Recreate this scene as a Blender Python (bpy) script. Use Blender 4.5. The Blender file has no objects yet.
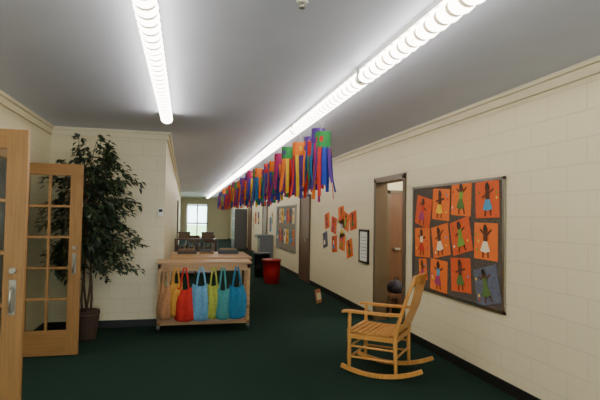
import bpy, bmesh, math, random
from mathutils import Vector, Matrix, Euler
random.seed(7)
def lin(c):
    return tuple(((v/255)/12.92 if v/255<=0.04045 else ((v/255+0.055)/1.055)**2.4) for v in c)+(1,)
MATS={}
def mat(name,rgb,rough=0.6,var=0.08,scale=20,metal=0,bump=0,spec=0.5):
    if name in MATS: return MATS[name]
    m=bpy.data.materials.new(name); m.use_nodes=True; nt=m.node_tree; N=nt.nodes; L=nt.links
    b=N['Principled BSDF']; c=lin(rgb)
    b.inputs['Roughness'].default_value=rough; b.inputs['Metallic'].default_value=metal
    b.inputs['Specular IOR Level'].default_value=spec
    tc=N.new('ShaderNodeTexCoord'); n=N.new('ShaderNodeTexNoise'); n.inputs['Scale'].default_value=scale; n.inputs['Detail'].default_value=4
    L.new(tc.outputs['Object'],n.inputs['Vector'])
    r=N.new('ShaderNodeValToRGB'); r.color_ramp.elements[0].position=.3; r.color_ramp.elements[1].position=.7
    r.color_ramp.elements[0].color=tuple(v*(1-var) for v in c[:3])+(1,)
    r.color_ramp.elements[1].color=tuple(min(1,v*(1+var)) for v in c[:3])+(1,)
    L.new(n.outputs['Fac'],r.inputs['Fac']); L.new(r.outputs['Color'],b.inputs['Base Color'])
    if bump:
        bp=N.new('ShaderNodeBump'); bp.inputs['Strength'].default_value=bump; bp.inputs['Distance'].default_value=.01
        L.new(n.outputs['Fac'],bp.inputs['Height']); L.new(bp.outputs['Normal'],b.inputs['Normal'])
    MATS[name]=m; return m
def wood(name,rgb,axis='Z',rough=.4):
    m=bpy.data.materials.new(name); m.use_nodes=True; nt=m.node_tree; N=nt.nodes; L=nt.links
    b=N['Principled BSDF']; c=lin(rgb); b.inputs['Roughness'].default_value=rough
    tc=N.new('ShaderNodeTexCoord'); mp=N.new('ShaderNodeMapping')
    mp.inputs['Scale'].default_value={'Z':(30,30,2),'X':(2,30,30),'Y':(30,2,30)}[axis]
    n=N.new('ShaderNodeTexNoise'); n.inputs['Scale'].default_value=1.5; n.inputs['Detail'].default_value=5
    L.new(tc.outputs['Object'],mp.inputs['Vector']); L.new(mp.outputs['Vector'],n.inputs['Vector'])
    r=N.new('ShaderNodeValToRGB'); r.color_ramp.elements[0].position=.3; r.color_ramp.elements[1].position=.7
    r.color_ramp.elements[0].color=tuple(v*.75 for v in c[:3])+(1,)
    r.color_ramp.elements[1].color=tuple(min(1,v*1.1) for v in c[:3])+(1,)
    L.new(n.outputs['Fac'],r.inputs['Fac']); L.new(r.outputs['Color'],b.inputs['Base Color'])
    return m
def blockmat(name,rgb,ax):
    m=bpy.data.materials.new(name); m.use_nodes=True; nt=m.node_tree; N=nt.nodes; L=nt.links
    b=N['Principled BSDF']; c=lin(rgb); b.inputs['Roughness'].default_value=.45
    b.inputs['Specular IOR Level'].default_value=.3
    tc=N.new('ShaderNodeTexCoord'); s=N.new('ShaderNodeSeparateXYZ'); cb=N.new('ShaderNodeCombineXYZ')
    L.new(tc.outputs['Object'],s.inputs[0]); L.new(s.outputs[ax],cb.inputs[0]); L.new(s.outputs['Z'],cb.inputs[1])
    br=N.new('ShaderNodeTexBrick'); br.inputs['Scale'].default_value=1
    br.inputs['Brick Width'].default_value=.4; br.inputs['Row Height'].default_value=.2
    br.inputs['Mortar Size'].default_value=.006; br.inputs['Mortar Smooth'].default_value=.6
    br.inputs['Color1'].default_value=c; br.inputs['Color2'].default_value=tuple(v*.98 for v in c[:3])+(1,)
    br.inputs['Mortar'].default_value=tuple(v*.87 for v in c[:3])+(1,)
    L.new(cb.outputs[0],br.inputs['Vector']); L.new(br.outputs['Color'],b.inputs['Base Color'])
    inv=N.new('ShaderNodeMath'); inv.operation='SUBTRACT'; inv.inputs[0].default_value=1
    L.new(br.outputs['Fac'],inv.inputs[1])
    n=N.new('ShaderNodeTexNoise'); n.inputs['Scale'].default_value=60
    L.new(tc.outputs['Object'],n.inputs['Vector'])
    ad=N.new('ShaderNodeMath'); ad.operation='MULTIPLY_ADD'; ad.inputs[1].default_value=.15
    L.new(n.outputs['Fac'],ad.inputs[0]); L.new(inv.outputs[0],ad.inputs[2])
    bp=N.new('ShaderNodeBump'); bp.inputs['Strength'].default_value=.3; bp.inputs['Distance'].default_value=.005
    L.new(ad.outputs[0],bp.inputs['Height']); L.new(bp.outputs['Normal'],b.inputs['Normal'])
    return m
def emis(name,rgb,st):
    m=bpy.data.materials.new(name); m.use_nodes=True; nt=m.node_tree; N=nt.nodes
    b=N['Principled BSDF']; b.inputs['Base Color'].default_value=lin(rgb)
    b.inputs['Emission Color'].default_value=lin(rgb); b.inputs['Emission Strength'].default_value=st
    return m
def glassmat(name):
    m=bpy.data.materials.new(name); m.use_nodes=True; nt=m.node_tree; N=nt.nodes; L=nt.links
    for n in list(N): N.remove(n)
    o=N.new('ShaderNodeOutputMaterial'); t=N.new('ShaderNodeBsdfTransparent'); g=N.new('ShaderNodeBsdfGlossy')
    t.inputs[0].default_value=(.9,.93,.91,1); g.inputs['Roughness'].default_value=.03
    f=N.new('ShaderNodeFresnel'); f.inputs[0].default_value=1.5
    x=N.new('ShaderNodeMixShader'); L.new(f.outputs[0],x.inputs[0]); L.new(t.outputs[0],x.inputs[1]); L.new(g.outputs[0],x.inputs[2])
    L.new(x.outputs[0],o.inputs[0]); return m

class B:
    def __init__(s): s.bm=bmesh.new(); s.m=[]
    def mi(s,m):
        if m not in s.m: s.m.append(m)
        return s.m.index(m)
    def box(s,lo,hi,m,M=None):
        vs=[s.bm.verts.new(Vector((x,y,z)) if M is None else M@Vector((x,y,z))) for x in (lo[0],hi[0]) for y in (lo[1],hi[1]) for z in (lo[2],hi[2])]
        i=s.mi(m)
        for q in ((0,1,3,2),(4,6,7,5),(0,4,5,1),(2,3,7,6),(0,2,6,4),(1,5,7,3)):
            f=s.bm.faces.new([vs[k] for k in q]); f.material_index=i
    def poly(s,pts,m):
        f=s.bm.faces.new([s.bm.verts.new(Vector(p)) for p in pts]); f.material_index=s.mi(m); return f
    def tube(s,pts,rs,m,seg=10,caps=True,ell=None,mfun=None):
        pts=[Vector(p) for p in pts]
        if not hasattr(rs,'__len__'): rs=[rs]*len(pts)
        rings=[]; i=s.mi(m); up=None
        for k,p in enumerate(pts):
            d=(pts[min(k+1,len(pts)-1)]-pts[max(k-1,0)]).normalized()
            if up is None:
                up=Vector((0,0,1)) if abs(d.z)<.9 else Vector((1,0,0))
            a=d.cross(up).normalized(); c=a.cross(d).normalized(); up=c
            e=ell or (1,1)
            rings.append([s.bm.verts.new(p+(a*math.cos(t)*e[0]+c*math.sin(t)*e[1])*rs[k]) for t in [2*math.pi*j/seg for j in range(seg)]])
        for k in range(len(rings)-1):
            ii=i if mfun is None else s.mi(mfun(k))
            for j in range(seg):
                f=s.bm.faces.new([rings[k][j],rings[k][(j+1)%seg],rings[k+1][(j+1)%seg],rings[k+1][j]]); f.material_index=ii; f.smooth=True
        if caps:
            for r in (rings[0][::-1],rings[-1]):
                f=s.bm.faces.new(r); f.material_index=i
    def sweep(s,pts,w,h,m,side=Vector((0,1,0))):
        pts=[Vector(p) for p in pts]; i=s.mi(m); rings=[]
        for k,p in enumerate(pts):
            d=(pts[min(k+1,len(pts)-1)]-pts[max(k-1,0)]).normalized(); n=d.cross(side).normalized()
            rings.append([s.bm.verts.new(p+side*a*w/2+n*b*h/2) for a,b in ((-1,-1),(1,-1),(1,1),(-1,1))])
        for k in range(len(rings)-1):
            for j in range(4):
                f=s.bm.faces.new([rings[k][j],rings[k][(j+1)%4],rings[k+1][(j+1)%4],rings[k+1][j]]); f.material_index=i
        for r in (rings[0][::-1],rings[-1]):
            f=s.bm.faces.new(r); f.material_index=i
    def done(s,name,loc=(0,0,0),rz=0,bevel=0,recalc=True):
        if recalc: bmesh.ops.recalc_face_normals(s.bm,faces=s.bm.faces)
        me=bpy.data.meshes.new(name); s.bm.to_mesh(me); s.bm.free()
        for m in s.m: me.materials.append(m)
        o=bpy.data.objects.new(name,me); bpy.context.collection.objects.link(o)
        o.location=loc; o.rotation_euler=(0,0,rz)
        if bevel:
            bv=o.modifiers.new('bevel','BEVEL'); bv.width=bevel; bv.segments=2; bv.limit_method='ANGLE'
        return o
def box1(name,lo,hi,m,bevel=0):
    b=B(); b.box(lo,hi,m); return b.done(name,bevel=bevel)

H=2.75; RX=2.89; LX=-1.81; HX=-.28; FY=7.2; EY=33
CREAM=(228,218,186)
wx=blockmat('painted_block_x',CREAM,'Y'); wy=blockmat('painted_block_y',CREAM,'X')
carpet=mat('green_carpet',(28,50,42),.95,.45,110,bump=.6,spec=.1)
ceilm=mat('ceiling_paint',(210,216,240),.8,.02,3)
trim=mat('cream_trim',(224,215,186),.5,.02)
black=mat('black_vinyl',(22,20,20),.5)
oak=wood('oak',(158,116,66)); oakx=wood('oak_h',(158,116,66),'X'); cartw=wood('birch_ply',(186,144,94),'X')
honey=wood('honey_maple',(204,144,70)); brown=wood('brown_wood',(104,70,48)); dkframe=mat('bronze_frame',(92,74,52),.4)
metal=mat('brushed_metal',(170,168,160),.3,.03,metal=1)
glass=glassmat('pane_glass')
white=mat('white_paint',(238,238,235),.5,.02)

# ---- shell
box1('floor',(-5,-5.2,-.1),(6,EY+.2,0),carpet)
box1('ceiling',(-5,-5.2,H),(6,EY+.2,H+.1),ceilm)
b=B()
oy0,oy1,oz=6.08,7.07,2.13
b.box((RX,-5,0),(RX+.16,oy0,H),wx); b.box((RX,oy1,0),(RX+.16,26,H),wx); b.box((RX,oy0,oz),(RX+.16,oy1,H),wx)
b.box((RX,28.5,0),(RX+.16,EY,H),wx); b.box((RX,26,0),(RX+.16,28.5,.9),wx); b.box((RX,26,2.3),(RX+.16,28.5,H),wx)
b.done('wall_right')
b=B()
for yy in (26,27.2,28.44): b.box((RX+.04,yy,.9),(RX+.1,yy+.06,2.3),white)
for z in (.9,2.24): b.box((RX+.04,26,z),(RX+.1,28.5,z+.06),white)
b.box((RX+.068,26.02,.92),(RX+.072,28.48,2.28),glass); b.done('window_3')
b=B(); b.box((LX-.15,-5,0),(LX,3.6,H),wx); b.box((LX-.15,5.86,0),(LX,FY,H),wx); b.box((LX-.15,3.6,2.16),(LX,5.86,H),wx); b.done('wall_left')
box1('wall_front_left',(LX-.15,FY,0),(HX,FY+.15,H),wy)
box1('wall_hall_left',(HX-.15,FY+.15,0),(HX,EY,H),wx)
box1('wall_end_left',(HX-.15,EY,0),(.1,EY+.15,H),wy); box1('wall_end_right',(1.5,EY,0),(RX+.16,EY+.15,H),wy); box1('wall_end_top',(.1,EY,2.3),(1.5,EY+.15,H),wy)
b=B()
for x in (.102,.77,1.418): b.box((x,EY+.02,0),(x+.08,EY+.1,2.298),white)
for z in (0,1.0,2.2): b.box((.102,EY+.03,z),(1.498,EY+.09,z+.09),white)
b.box((.12,EY+.055,.05),(1.48,EY+.062,2.25),glass)
b.done('door_exit')
b=B(); b.box((-1.96,-5.15,0),(RX+.16,-5,.9),wy); b.box((-1.96,-5.15,2.4),(RX+.16,-5,H),wy)
for x0,x1 in ((-1.96,-1.3),(.3,.8),(2.4,RX+.16)): b.box((x0,-5.15,.9),(x1,-5,2.4),wy)
b.done('wall_back')
for k,(x0,x1) in enumerate(((-1.3,.3),(.8,2.4))):  # unseen windows behind the camera, added to let in ambient light
    b=B()
    for x in (x0,(x0+x1)/2-.02,x1-.05): b.box((x,-5.1,.9),(x+.05,-5.04,2.4),white)
    for z in (.9,1.62,2.35): b.box((x0,-5.1,z),(x1,-5.04,z+.05),white)
    b.box((x0,-5.075,.9),(x1,-5.07,2.4),glass)
    b.done('window_%d'%(k+1))
b=B(); b.box((-4.2,2.5,0),(-4.1,7.2,H),wx); b.box((-4.1,2.5,0),(LX-.15,2.6,H),wy); b.box((-4.1,7.1,0),(LX-.15,7.2,H),wy); b.done('wall_side_room')
b=B(); b.box((RX+.16,8.2,0),(5.1,8.3,H),wy); b.box((5.0,5,0),(5.1,8.2,H),wx); b.box((RX+.16,5,0),(5,5.1,H),wy); b.done('wall_alcove')
def crown_x(name,x,s,y0,y1):
    b=B(); b.box((min(x,x+s*.022),y0,H-.10),(max(x,x+s*.022),y1,H),trim); b.box((min(x,x+s*.055),y0,H-.035),(max(x,x+s*.055),y1,H),trim)
    b.box((min(x,x+s*.032),y0,H-.11),(max(x,x+s*.032),y1,H-.095),trim); b.done(name)
crown_x('trim_crown_right',RX,-1,-5,EY); crown_x('trim_crown_left',LX,1,-5,FY); crown_x('trim_crown_hall_left',HX,1,FY,EY)
b=B(); b.box((LX,FY-.022,H-.10),(HX,FY,H),trim); b.box((LX,FY-.055,H-.035),(HX+.055,FY,H),trim); b.box((LX,FY-.032,H-.11),(HX+.03,FY,H-.095),trim); b.done('trim_crown_front')
b=B(); b.box((RX-.012,-5,0),(RX,oy0-.08,.1),black); b.box((RX-.012,oy1+.08,0),(RX,EY,.1),black); b.done('baseboard_right')
box1('baseboard_front',(LX,FY-.012,0),(HX,FY,.1),black)
box1('baseboard_hall_left',(HX,FY,0),(HX+.012,EY,.1),black)
b=B(); b.box((LX,5.95,0),(LX+.012,FY,.1),black); b.box((LX,-5,0),(LX+.012,3.52,.1),black); b.done('baseboard_left')
b=B()
for y0,y1 in ((oy0-.06,oy0+.02),(oy1-.02,oy1+.06)): b.box((RX-.02,y0,0),(RX+.18,y1,oz+.05),dkframe)
b.box((RX-.02,oy0-.06,oz-.02),(RX+.18,oy1+.06,oz+.06),dkframe); b.done('trim_doorway_right',bevel=.004)
b=B()
b.box((LX-.17,3.5,0),(LX+.01,3.6,2.2),oak); b.box((LX-.17,5.86,0),(LX+.01,5.95,2.2),oak); b.box((LX-.17,3.5,2.13),(LX+.01,5.95,2.23),oak); b.done('trim_doorway_left',bevel=.004)
def slab_door(name,frm,leaf,plane,a0,a1,z1,c,s):
    b=B(); c=c+s*.002
    def bx(u0,u1,z0,z1,t0,t1,m):
        t0,t1=sorted((c+s*t0,c+s*t1))
        if plane=='x': b.box((t0,u0,z0),(t1,u1,z1),m)
        else: b.box((u0,t0,z0),(u1,t1,z1),m)
    bx(a0,a0+.06,0,z1+.06,0,.04,frm); bx(a1-.06,a1,0,z1+.06,0,.04,frm); bx(a0,a1,z1,z1+.06,0,.04,frm)
    bx(a0+.06,a1-.06,.01,z1,0,.025,leaf)
    bx(a0+.12,a0+.24,1.0,1.04,.06,.08,metal); bx(a0+.12,a0+.14,1.0,1.04,.02,.08,metal)
    b.done(name,bevel=.003)
slab_door('door_alcove',dkframe,brown,'y',3.55,4.5,2.02,8.2,-1)
slab_door('door_hall',dkframe,brown,'x',11.1,12.1,2.05,RX,-1)
slab_door('door_classroom',dkframe,brown,'x',17.2,18.2,2.05,RX,-1)
slab_door('door_office',dkframe,brown,'x',21.4,22.4,2.05,RX,-1)
slab_door('door_closet',dkframe,brown,'x',18.5,19.5,2.05,HX,1)

def french(name,W,Hd,loc,flip):
    b=B(); t=.022; st=.125
    b.box((0,-t,.01),(st,t,Hd),oak); b.box((W-st,-t,.01),(W,t,Hd),oak)
    b.box((st,-t,Hd-.13),(W-st,t,Hd),oakx); b.box((st,-t,.01),(W-st,t,.28),oakx)
    cols,rows=2,5; x0,x1,z0,z1=st,W-st,.28,Hd-.13
    for i in range(1,cols):
        x=x0+(x1-x0)*i/cols; b.box((x-.013,-.018,z0),(x+.013,.018,z1),oak)
    for j in range(1,rows):
        z=z0+(z1-z0)*j/rows; b.box((x0,-.017,z-.013),(x1,.017,z+.013),oakx)
    b.box((x0,-.003,z0),(x1,.003,z1),glass)
    hx=W-.065
    for s in (-1,1):
        b.box((hx-.022,s*t-.003,.90),(hx+.022,s*t+.003,1.13),metal)
        b.tube([(hx,s*(t+.002),.925),(hx,s*(t+.045),.935),(hx,s*(t+.05),1.0),(hx,s*(t+.045),1.07),(hx,s*(t+.002),1.08)],.009,metal,8)
        b.tube([(hx,s*t,1.19),(hx,s*(t+.015),1.19)],.022,metal,14)
    for z in (.25,1.05,1.85): b.box((-.012,-t-.006,z),(.004,t,z+.1),metal)
    b.done(name,loc=loc,bevel=.003)
french('door_french',.77,2.12,(LX+.02,3.56,0),1)
french('door_french.001',.67,2.12,(LX+.02,5.87,0),1)

lens=emis('lamp_lens',(255,247,230),14.5); lens2=emis('lamp_lens_joint',(255,232,195),.8)
def strip(name,x,y0,L,hi):
    b=B(); b.box((x-.05,y0+.01,H-.035),(x+.05,y0+L-.01,H),white)
    per=.122; S=8 if hi else 2
    n=int(round((L-.03)/per))*S; pts=[];rs=[]
    for k in range(n+1):
        t=(L-.03)*k/n; ph=(k%S)/S
        pts.append((x,y0+.015+t,H-.085)); rs.append((.034+.032*math.sqrt(max(0,1-(2*ph-1)**2))) if hi else .058)
    b.tube(pts,rs,lens,14,ell=(1.0,.8),mfun=(lambda k:lens2 if k%8 in (0,7) else lens) if hi else None)
    for e in (0,L-.03): b.box((x-.045,y0+e,H-.115),(x+.045,y0+e+.03,H-.02),white)
    b.done(name)
y=3.58-2.44*3
while y<EY-3:
    strip('ceiling_strip_light',1.34,y,2.42,y<12); y+=2.44
for y in (-4.1,-1.62,.84,3.3): strip('ceiling_strip_light',-.225,y,2.5,True)
b=B(); sy=2.56; b.tube([(.60,sy,H),(.60,sy,H-.006)],[.034,.03],white,20); b.tube([(.60,sy,H-.006),(.60,sy,H-.03)],[.01,.01],metal,10)
b.tube([(.60,sy,H-.03),(.60,sy,H-.034)],[.017,.017],metal,12); b.done('fire_sprinkler')

# ---- windsocks
PC=[(36,60,170),(206,46,38),(236,122,30),(84,46,140),(46,140,72),(232,190,40),(176,40,110),(30,110,170)]
papers=[mat('paper_%d'%i,c,.8,.05,40) for i,c in enumerate(PC)]
string=mat('string',(220,220,215),.8)
b=B(); y=4.45; i=0
while y<19:
    x=1.31+random.uniform(-.08,.06); tz=2.46+random.uniform(-.09,.01); r=.07; h=.155
    tm=papers[[4,3,1,3,2,0,4,1,6,3,2][i%11]]; n=14; a0=random.uniform(0,6)
    ring=lambda z,rr:[(x+rr*math.cos(a0+2*math.pi*j/n),y+rr*math.sin(a0+2*math.pi*j/n),z) for j in range(n)]
    A,C=ring(tz,r),ring(tz-h,r)
    for j in range(n): b.poly([A[j],A[(j+1)%n],C[(j+1)%n],C[j]],tm)
    dm=papers[(i*3+1)%8]
    for j in range(0,n,4):
        D=lambda z:ring(z,r+.003)
        b.poly([D(tz-.05)[j],D(tz-.05)[(j+1)%n],D(tz-.10)[(j+1)%n],D(tz-.10)[j]],dm)
    ns=10
    for j in range(ns):
        a=a0+2*math.pi*j/ns; m=papers[random.choice([0,1,2,3,4,5,6,7,0,1,3,2])]; Ls=random.uniform(.33,.50)
        tx,ty=-math.sin(a)*.019,math.cos(a)*.019; prev=None; ph=random.uniform(0,6); fl=random.uniform(-.01,.05)
        for s in range(7):
            t=s/6; rr=r-.003+fl*t+.016*math.sin(ph+t*4)*t; z=tz-h+.01-Ls*t
            cx,cy=x+rr*math.cos(a)+.015*t*math.sin(ph),y+rr*math.sin(a)+.015*t*math.cos(ph)
            cur=((cx-tx,cy-ty,z),(cx+tx,cy+ty,z))
            if prev: b.poly([prev[0],prev[1],cur[1],cur[0]],m)
            prev=cur
    for a in (a0,a0+math.pi):
        b.tube([(x+r*math.cos(a),y+r*math.sin(a),tz-.005),(x,y,tz+.1)],.0015,string,4)
    b.tube([(x,y,tz+.1),(1.34,y,H-.12)],.0015,string,4)
    y+=.27; i+=1
b.done('hanging_paper_windsocks',recalc=False)

# ---- artwork
orange=mat('orange_paper',(234,116,44),.8,.06,30); orange2=mat('dark_orange_paper',(220,92,40),.8,.06,30)
skin=mat('brown_paper',(92,52,32),.8); greyp=mat('bluegrey_paper',(96,102,120),.8,.3,30)
skirts=[mat('craft_%d'%i,c,.8,.1,60) for i,c in enumerate([(245,200,50),(210,60,40),(120,160,60),(240,225,190),(170,60,110),(90,120,60),(80,150,190)])]
def art(b,yc,zc,w,h,tilt,xf,pm,rs):
    ct,stt=math.cos(tilt),math.sin(tilt)
    P=lambda u,v,k:(xf-.003*k, yc-(u*ct-v*stt), zc+(u*stt+v*ct))
    R=random.Random(rs)
    b.box((-.0015,-w/2,-h/2),(.0015,w/2,h/2),pm,Matrix.Translation((xf-.003,yc,zc))@Matrix.Rotation(-tilt,4,'X'))
    def disc(u,v,r,k,m,n=10): b.poly([P(u+r*math.cos(2*math.pi*j/n),v+r*math.sin(2*math.pi*j/n),k) for j in range(n)],m)
    def line(u0,v0,u1,v1,wd,k,m):
        d=Vector((u1-u0,v1-v0)).normalized(); nx,ny=-d.y*wd/2,d.x*wd/2
        b.poly([P(u0+nx,v0+ny,k),P(u1+nx,v1+ny,k),P(u1-nx,v1-ny,k),P(u0-nx,v0-ny,k)],m)
    u=R.uniform(-.03,.03); s=h/.34
    sk=R.choice(skirts); tp=R.choice(skirts)
    line(u-.03*s,-.05*s,u-.045*s+R.uniform(-.02,.02),-.155*s,.024*s,2,skin); line(u+.03*s,-.05*s,u+.05*s+R.uniform(-.02,.02),-.15*s,.024*s,2,skin)
    line(u,.05*s,u-.09*s,.05*s+R.uniform(-.03,.08)*s,.02*s,2,skin); line(u,.05*s,u+.09*s,.05*s+R.uniform(-.03,.08)*s,.02*s,2,skin)
    b.poly([P(u-.035*s,.075*s,3),P(u+.035*s,.075*s,3),P(u+.03*s,-.02*s,3),P(u-.03*s,-.02*s,3)],tp if rs%2 else skin)
    b.poly([P(u-.033*s,0,4),P(u+.033*s,0,4),P(u+.075*s,-.09*s,4),P(u,-.105*s,4),P(u-.075*s,-.09*s,4)],sk)
    disc(u,.105*s,.036*s,4,skin); disc(u,.13*s,.028*s,5,black,7)
    for _ in range(3): disc(R.choice((-1,1))*w*R.uniform(.3,.42),R.uniform(-.35,.35)*h,.016,2,R.choice(skirts),6)

cork=mat('dark_corkboard',(84,76,68),.9,.4,60,bump=.3)
def frame(b,y0,y1,z0,z1,x,m,w=.03,t=.025):
    for lo,hi in (((y0,z0),(y1,z0+w)),((y0,z1-w),(y1,z1)),((y0,z0),(y0+w,z1)),((y1-w,z0),(y1,z1))):
        b.box((x-t,lo[0],lo[1]),(x-.002,hi[0],hi[1]),m)
b=B(); b.box((RX-.014,3.94,.71),(RX-.002,5.78,1.97),cork); frame(b,3.93,5.79,.70,1.98,RX,metal)
rows=[[(5.50,1.66),(5.08,1.74),(4.66,1.79),(4.20,1.77)],[(5.52,1.28),(5.08,1.32),(4.66,1.39),(4.22,1.36)],[(5.12,.92),(4.66,.98),(4.20,.93)]]
i=0
for r,row in enumerate(rows):
    for (yc,zc) in row:
        pm=greyp if (r==2 and yc<4.3) else (orange if i%3 else orange2)
        art(b,yc,zc,.38,.36,random.uniform(-.25,.25),RX-.016,pm,i+3); i+=1
art(b,5.50,.95,.2,.26,.1,RX-.016,orange,40)
b.done('bulletin_board',recalc=False)
b=B()
for k,(yc,zc,tl) in enumerate([(9.72,1.50,.2),(9.25,1.42,-.15),(8.8,1.62,.1),(8.5,1.5,-.25),(8.12,1.52,.15),(8.72,1.12,-.1),(9.85,1.1,.2),(9.2,1.05,.1),(8.3,1.02,.25),(8.75,1.36,.2)]):
    art(b,yc,zc,.34,.32,tl,RX-.001,[orange,orange2,skirts[3],greyp][[0,1,0,0,1,0,3,1,0,2][k]],k+60)
b.done('childrens_artwork',recalc=False)
b=B(); b.box((RX-.014,12.6,.6),(RX-.002,15.4,1.9),mat('grey_board',(130,126,112),.9,.2,60)); frame(b,12.59,15.41,.59,1.91,RX,metal)
for k in range(14):
    yc=12.9+(k%7)*.37; zc=1.6-(k//7)*.6; m=[skirts[3],greyp,orange,skirts[6],skirts[0]][k%5]
    art(b,yc,zc,.28,.42,random.uniform(-.1,.1),RX-.016,m,k+90)
b.done('bulletin_board.001',recalc=False)
b=B(); b.box((RX-.02,7.36,.85),(RX-.002,7.74,1.36),white); frame(b,7.34,7.76,.83,1.38,RX,black,.035,.03)
for k in range(7): b.box((RX-.022,7.44,.92+k*.055),(RX-.0195,7.66,.93+k*.055),mat('grey_print',(150,150,150)))
b.done('framed_notice',recalc=False)
b=B()
for (yc,zc,m) in ((16.2,1.5,skirts[3]),(16.6,1.3,skirts[6]),(20.2,1.5,orange),(20.8,1.3,skirts[3]),(19.4,1.5,greyp),(25,1.5,skirts[6])): art(b,yc,zc,.4,.5,.03,RX-.001,m,int(yc*10))
b.done('hallway_posters',recalc=False)
b=B(); b.box((-.37,FY-.035,1.55),(-.30,FY-.001,1.67),white); b.box((-.36,FY-.04,1.61),(-.31,FY-.034,1.65),black); b.done('thermostat',bevel=.003)

# ---- rocking chair (local +x forward)
b=B()
Rr=1.15
def rz(x): return Rr-math.sqrt(Rr*Rr-x*x)
for s in (-1,1):
    yy=s*.27
    b.sweep([(x,yy,rz(x)+.021) for x in [-.50+.86*k/18 for k in range(19)]],.034,.042,honey)
    zs=[rz(.27)+.03,.12,.17,.24,.32,.38,.44,.50,.56,.63]; r=[.016,.02,.024,.021,.019,.024,.024,.018,.022,.016]
    b.tube([(.27,yy,z) for z in zs],r,honey,12)
    b.tube([(-.235,yy,rz(-.235)+.03),(-.23,yy,.2),(-.225,yy,.40),(-.25,yy*.97,.55),(-.33,yy*.93,.8),(-.415,yy*.9,1.04)],[.017,.021,.024,.021,.02,.016],honey,12)
    b.tube([(-.232,yy,.18),(.27,yy,.18)],[.012,.012],honey,8); b.tube([(-.23,yy,.29),(.27,yy,.29)],[.012,.012],honey,8)
    b.box((-.22,yy-.014,.37),(.27,yy+.014,.42),honey)
    b.sweep([(-.30,yy,.655),(-.1,yy,.645),(.15,yy,.645),(.30,yy+s*.01,.648),(.345,yy+s*.01,.64)],.075,.024,honey)
for z in (.17,.28): b.tube([(.27,-.27,z),(.27,.27,z)],.013,honey,8)
b.tube([(-.232,-.27,.22),(-.232,.27,.22)],.013,honey,8)
b.box((.255,-.27,.36),(.285,.27,.42),honey); b.box((-.24,-.27,.37),(-.21,.27,.42),honey)
for k in range(9):
    x0=-.225+k*.0585; z=.425+.012*((k-4)/4)**2
    b.box((x0,-.285,z),(x0+.052,.285,z+.017),honey)
def bp(z): return -.235-(z-.42)*(.18/.62)-.004
b.sweep([(bp(.52),-.26,.52),(bp(.52)-.015,0,.52),(bp(.52),.26,.52)],.05,.02,honey,side=Vector((-.28,0,.96)))
b.sweep([(bp(1.0),-.25,1.0),(bp(1.0)-.03,-.1,1.01),(bp(1.0)-.03,.1,1.01),(bp(1.0),.25,1.0)],.11,.02,honey,side=Vector((-.28,0,.96)))
for k in range(7):
    yy=-.195+k*.065
    b.sweep([(bp(.52)-.012,yy,.52),(bp(.7)-.035,yy,.7),(bp(.85)-.03,yy,.85),(bp(.98)-.028,yy,.98)],.042,.012,honey)
ch=b.done('rocking_chair',loc=(2.01,4.74,0),rz=math.atan2(.64,-.77),bevel=.003); ch.scale=(.95,.95,.97)

# ---- tote carts
def cart(name,x0,x1,y0,y1,h,hooks):
    b=B(); w=x1-x0
    for x in (x0,x1-.04):
        for yy in (y0,y1-.04): b.box((x,yy,.09),(x+.04,yy+.04,h-.03),cartw)
        b.box((x,y0,.30),(x+.04,y1,.34),cartw)
        b.box((x,y0,h-.09),(x+.04,y1,h-.03),cartw)
    b.box((x0-.02,y0-.02,h-.03),(x1+.02,y1+.02,h),cartw)
    b.box((x0,y0,.10),(x1,y1,.135),cartw)
    b.box((x0,y0+.005,h-.12),(x1,y0+.03,h-.03),cartw)
    b.box((x0,y1-.03,h-.12),(x1,y1-.005,h-.03),cartw)
    for x in (x0+.02,x1-.02):
        for yy in (y0+.02,y1-.02):
            b.tube([(x-.012,yy,.036),(x+.012,yy,.036)],.035,black,14); b.box((x-.018,yy-.018,.05),(x+.018,yy+.018,.10),metal)
    for x in hooks:
        b.tube([(x,y0+.006,h-.07),(x,y0-.03,h-.075),(x,y0-.035,h-.055)],.006,metal,6)
    b.done(name,bevel=.003)
BX=[-.22,-.09,.02,.235,.40,.52,.71]
cart('coat_cart',-.33,.90,6.74,7.14,.94,BX)
cart('coat_cart.001',-.18,1.0,7.5,8.6,.94,[])
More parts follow.
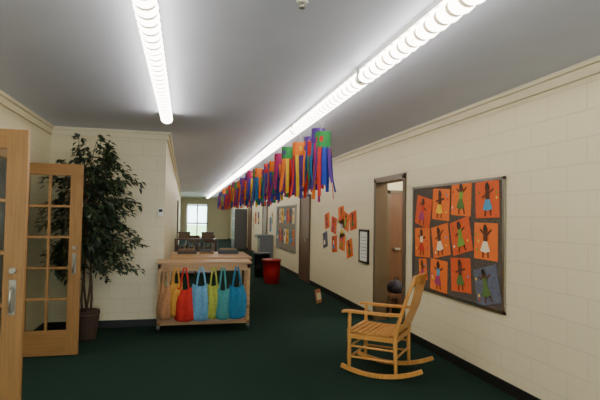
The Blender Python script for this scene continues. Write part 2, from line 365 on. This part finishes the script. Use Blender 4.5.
def bag(x,col,wd,top,bot,y,rot,seed,name='tote_bag'):
    m=mat('cloth_%s'%seed,col,.9,.15,25,bump=.3); b=B(); y-=.014
    nx,nz=12,12; fr=[];bk=[]
    for j in range(nz+1):
        v=j/nz; z=top-(top-bot)*v; ww=wd*(.74+.34*math.sin(v*math.pi*.6)); dep=.02+.06*math.sin(min(1,v*1.05)*math.pi*.75)
        rf=[];rb=[]
        for i in range(nx+1):
            u=i/nx*2-1; e=(1-abs(u)**3); wr=.018*math.sin(u*7+seed+v*3)*(1-v*.4)
            dip=.04*(1-u*u)*(1-v)
            zz=z-dip if j<3 else z+ (.02*u*u*(v>.9))
            rf.append(b.bm.verts.new((x+u*ww/2+.012*math.sin(v*5+seed),y-dep*e-wr*e,zz))); rb.append(b.bm.verts.new((x+u*ww/2+.012*math.sin(v*5+seed),y+.012*e,zz)))
        fr.append(rf);bk.append(rb)
    mi=b.mi(m)
    for j in range(nz):
        for i in range(nx):
            for g in (fr,bk):
                f=b.bm.faces.new([g[j][i],g[j][i+1],g[j+1][i+1],g[j+1][i]]); f.material_index=mi; f.smooth=True
        for i in (0,nx):
            f=b.bm.faces.new([fr[j][i],fr[j+1][i],bk[j+1][i],bk[j][i]]); f.material_index=mi
    for i in range(nx):
        f=b.bm.faces.new([fr[nz][i],fr[nz][i+1],bk[nz][i+1],bk[nz][i]]); f.material_index=mi
    for yy in (-.02,.006):
        hz=.87
        b.sweep([(x-wd*.22,y+yy,top-.03),(x-wd*.15,y+yy,(top+hz)/2),(x-.015,y+yy*.3,hz),(x+.015,y+yy*.3,hz),(x+wd*.15,y+yy,(top+hz)/2),(x+wd*.22,y+yy,top-.03)],.004,.022,m)
    b.done(name,recalc=True)
bag(BX[0],(170,122,84),.20,.66,.20,6.69,0,1)
bag(BX[1],(200,146,60),.19,.70,.24,6.69,0,2)
bag(BX[2],(190,40,34),.25,.62,.17,6.66,0,3)
bag(BX[3],(100,156,190),.27,.66,.17,6.69,0,4)
bag(BX[4],(160,168,70),.20,.66,.19,6.69,0,5)
bag(BX[5],(66,138,140),.20,.60,.18,6.66,0,8)
bag(BX[6],(40,110,145),.26,.64,.18,6.69,0,6)
dull=[mat('book_%d'%k,c,.7) for k,c in enumerate([(70,60,50),(120,90,60),(60,70,80),(140,120,90)])]
# clutter on rear cart
b=B()
for k,(x,yy,w,d,h) in enumerate([(-.1,8.1,.3,.22,.05),(.26,8.15,.22,.3,.035),(.56,8.1,.32,.24,.06)]):
    b.box((x,yy,.941),(x+w,yy+d,.941+h),dull[k]); b.box((x+.02,yy+.02,.941+h),(x+w-.03,yy+d-.01,.941+h+.025),dull[(k+1)%4])
b.done('stacked_books')
# ---- low bookshelf in hall
b=B(); dk=wood('dark_wood',(84,58,42),'X')
for x in (-.24,.28,.8): b.box((x,13,0),(x+.04,13.4,.92),dk)
for z in (.05,.48,.92): b.box((-.24,13,z),(.84,13.4,z+.035),dk)
for k in range(16):
    x=-.18+k*.055+(.07 if k>7 else 0); hh=random.uniform(.22,.34); b.box((x,13.05,.516),(x+.035,13.28,.516+hh),dull[k%4])
b.done('low_bookshelf')
b=B()
for x in (-.15,.45):
    b.box((x,13.1,.956),(x+.3,13.35,1.10),mat('box_tan',(110,86,62))); b.box((x-.01,13.09,1.10),(x+.31,13.36,1.13),dk)
b.done('storage_boxes')
def table(name,x0,x1,y0,y1,h):
    b=B(); b.box((x0,y0,h-.035),(x1,y1,h),cartw); b.box((x0+.04,y0+.04,h-.10),(x1-.04,y1-.04,h-.035),dk)
    for x in (x0+.06,x1-.06):
        for y in (y0+.06,y1-.06): b.tube([(x,y,.0),(x,y,h-.04)],[.018,.024],metal,10)
    b.done(name)
def chair(name,x,y,a):
    b=B(); 
    for sx in (-1,1):
        b.tube([(sx*.19,-.2,.0),(sx*.17,-.17,.43)],.013,metal,8); b.tube([(sx*.19,.2,0),(sx*.17,.17,.43),(sx*.17,.21,.85)],.013,metal,8)
    b.box((-.2,-.21,.43),(.2,.19,.455),brown); b.box((-.19,.19,.60),(.19,.215,.86),brown)
    b.done(name,loc=(x,y,0),rz=a,bevel=.006)
table('hall_table',.0,1.1,18.4,19.6,.74)
chair('hall_chair',.35,17.9,math.pi); chair('hall_chair.001',.85,17.95,math.pi+.2)
def bin_(name,x,y,r,h,c):
    m=mat(name+'_plastic',c,.35); b=B()
    b.tube([(x,y,0.002),(x,y,h*.5),(x,y,h-.03),(x,y,h-.03),(x,y,h),(x,y,h-.005),(x,y,.05)],[r*.82,r*.91,r*.98,r*1.06,r*1.06,r*.96,r*.8],m,28); b.done(name)
bin_('red_waste_bin',2.03,11.4,.22,.56,(170,26,30))
bin_('black_waste_bin',1.98,12.6,.22,.62,(35,35,38))
b=B(); g=mat('steel_grey',(120,122,124),.35,.05,metal=.6)
b.box((2.45,16,.0),(RX-.013,16.6,.85),g); b.box((2.35,15.95,.85),(RX-.013,16.65,.95),g); b.tube([(2.6,16.3,.95),(2.6,16.3,1.02),(2.54,16.3,1.03)],.012,metal,8); b.done('drinking_fountain',bevel=.01)
b=B(); dkc=mat('grey_cabinet',(88,88,88),.5)
b.box((2.3,23,.02),(RX-.013,24.6,1.9),dkc)
for z in (.5,1.0,1.45): b.box((2.29,23.03,z),(2.3,24.57,z+.02),metal)
b.done('filing_cabinet')
b=B(); 
b.poly([(2.36,8.55,0),(2.52,8.75,0),(2.50,8.83,.24),(2.34,8.63,.24)],mat('tan_card',(190,130,90),.8)); b.poly([(2.50,8.83,.24),(2.34,8.63,.24),(2.40,8.80,0),(2.52,8.95,0)],brown)
b.poly([(2.375,8.565,.06),(2.50,8.72,.06),(2.49,8.76,.18),(2.365,8.60,.18)],skirts[3])
b.done('folded_paper_sign',recalc=False)
b=B(); b.box((3.15,7.15,.32),(3.75,8.1,.36),brown)
for x in (3.17,3.69):
    for yy in (7.17,8.04): b.box((x,yy,0),(x+.04,yy+.04,.32),brown)
b.done('low_bench')
bb=mat('black_nylon',(28,24,40),.7,.3)
b=B(); b.tube([(3.4,7.45,.361),(3.4,7.45,.38),(3.4,7.45,.46),(3.4,7.45,.53),(3.4,7.45,.56)],[.14,.19,.19,.14,.05],bb,16,ell=(1,.7)); b.tube([(3.4,7.45,.55),(3.38,7.45,.60),(3.44,7.45,.60),(3.43,7.45,.55)],.01,bb,6)
b.tube([(3.22,7.45,.42),(3.20,7.45,.46),(3.20,7.45,.5)],[.05,.07,.05],bb,10); b.done('backpack')

# ---- ficus
leafm=[mat('ficus_leaf_%d'%i,c,.45,.2,30) for i,c in enumerate([(46,62,40),(34,48,36),(62,80,52)])]
bark=mat('bark',(84,66,50),.9,.3,60,bump=.6); soil=mat('soil',(50,38,28),.95,.4,80)
px,py=-1.17,6.57
b=B(); R=random.Random(11)
wick=mat('wicker',(60,42,32),.7,.5,70,bump=.8)
zz=[.002+.36*k/12 for k in range(13)]
b.tube([(px,py,z) for z in zz]+[(px,py,.33)],[(.115+.045*z/.36)+(.006 if k%2 else 0) for k,z in enumerate(zz)]+[.14],wick,24)
b.tube([(px,py,.325),(px,py,.335)],[.14,.14],soil,20)
def leaf(p,d,L,m):
    d=d.normalized(); sd=d.cross(Vector((R.uniform(-.4,.4),R.uniform(-.4,.4),1))).normalized(); n=sd.cross(d)
    w=L*.26; t=p+d*L
    a=b.bm.verts.new(p); e=b.bm.verts.new(t-Vector((0,0,L*.12))); l=b.bm.verts.new(p+d*L*.45+sd*w+n*w*.3); r=b.bm.verts.new(p+d*L*.45-sd*w+n*w*.3)
    mi=b.mi(m)
    for q in ((a,l,e),(a,e,r)):
        f=b.bm.faces.new(q); f.material_index=mi
trunks=[]
for k in range(4):
    a=k*1.57; pts=[]
    for j in range(9):
        t=j/8; pts.append(Vector((px+.05*math.cos(a+t*5)*(1-.3*t)+.12*t*math.cos(a),py+.05*math.sin(a+t*5)*(1-.3*t)+.10*t*math.sin(a),.32+1.45*t)))
    b.tube(pts,[.016-.009*j/8 for j in range(9)],bark,7); trunks.append(pts)
for k in range(150):
    tr=R.choice(trunks); j=R.choice([3,4,4,5,5,6,6,7,7,8,8]); p0=tr[j].copy(); a=R.uniform(0,2*math.pi)
    frac=(p0.z-.8)/1.0
    out=R.uniform(.25,.6)*(1.0 if frac<.8 else .9); rise=R.uniform(.1,.75)*max(.3,frac); droop=R.uniform(.05,.35)
    if k%4==0 and j>=7: out=.16; rise=R.uniform(.55,.8); droop=0
    pts=[]
    for s in range(8):
        t=s/7; q=p0+Vector((math.cos(a)*out*t,math.sin(a)*out*t,rise*math.sin(t*1.6)-droop*t*t))
        q.x=max(LX+.06,min(q.x,-.50)); q.y=max(5.98,min(q.y,7.1)); q.z=min(q.z,2.52); pts.append(q)
    b.tube(pts,[.006-.0045*s/7 for s in range(8)],bark,4,caps=False)
    for s in range(2,8):
        for _ in range(5):
            d=Vector((math.cos(a)+R.uniform(-1,1),math.sin(a)+R.uniform(-1,1),R.uniform(-1.1,.2)))
            p=pts[s]+Vector((R.uniform(-.05,.05),R.uniform(-.05,.05),R.uniform(-.05,.05)))
            if LX+.1<p.x and 6.0<p.y<7.06: leaf(p,d,R.uniform(.07,.11),R.choice(leafm))
b.done('potted_ficus_tree',recalc=False)

grass=mat('lawn_grass',(170,205,140),.9,.3,5)
box1('lawn_ground',(-30,EY+.3,-.15),(30,EY+50,-.05),grass)
def area(name,loc,sx,sy,p,rot,c=(1,1,1)):
    l=bpy.data.lights.new(name,'AREA'); l.shape='RECTANGLE'; l.size=sx; l.size_y=sy; l.energy=p; l.color=c
    o=bpy.data.objects.new(name,l); bpy.context.collection.objects.link(o); o.location=loc; o.rotation_euler=rot; return o
area('window_daylight',(.5,-5.3,1.65),3.6,1.5,230,(math.radians(90),0,0),(.78,.88,1))  # fill light added outside the unseen back windows to lift the ambient level
def pt(name,loc,p,c=(1,.93,.8)):
    l=bpy.data.lights.new(name,'POINT'); l.energy=p; l.shadow_soft_size=.15; l.color=c
    o=bpy.data.objects.new(name,l); bpy.context.collection.objects.link(o); o.location=loc
pt('alcove_lamp',(4.0,6.6,2.5),90); pt('side_room_lamp',(-3,5,2.5),40)
w=bpy.data.worlds.new('World'); bpy.context.scene.world=w; w.use_nodes=True
bg=w.node_tree.nodes['Background']; bg.inputs[0].default_value=(.82,.94,1,1); bg.inputs[1].default_value=9

cam=bpy.data.cameras.new('Camera'); co=bpy.data.objects.new('Camera',cam); bpy.context.collection.objects.link(co)
cam.sensor_width=36; cam.lens=486/600*36; cam.clip_start=.05; cam.clip_end=200
M=Matrix.Rotation(math.radians(-13.3),4,'Z')@Matrix.Rotation(math.radians(92.0),4,'X')@Matrix.Rotation(math.radians(.9),4,'Z')
co.matrix_world=Matrix.Translation((0,0,1.57))@M
bpy.context.scene.camera=co
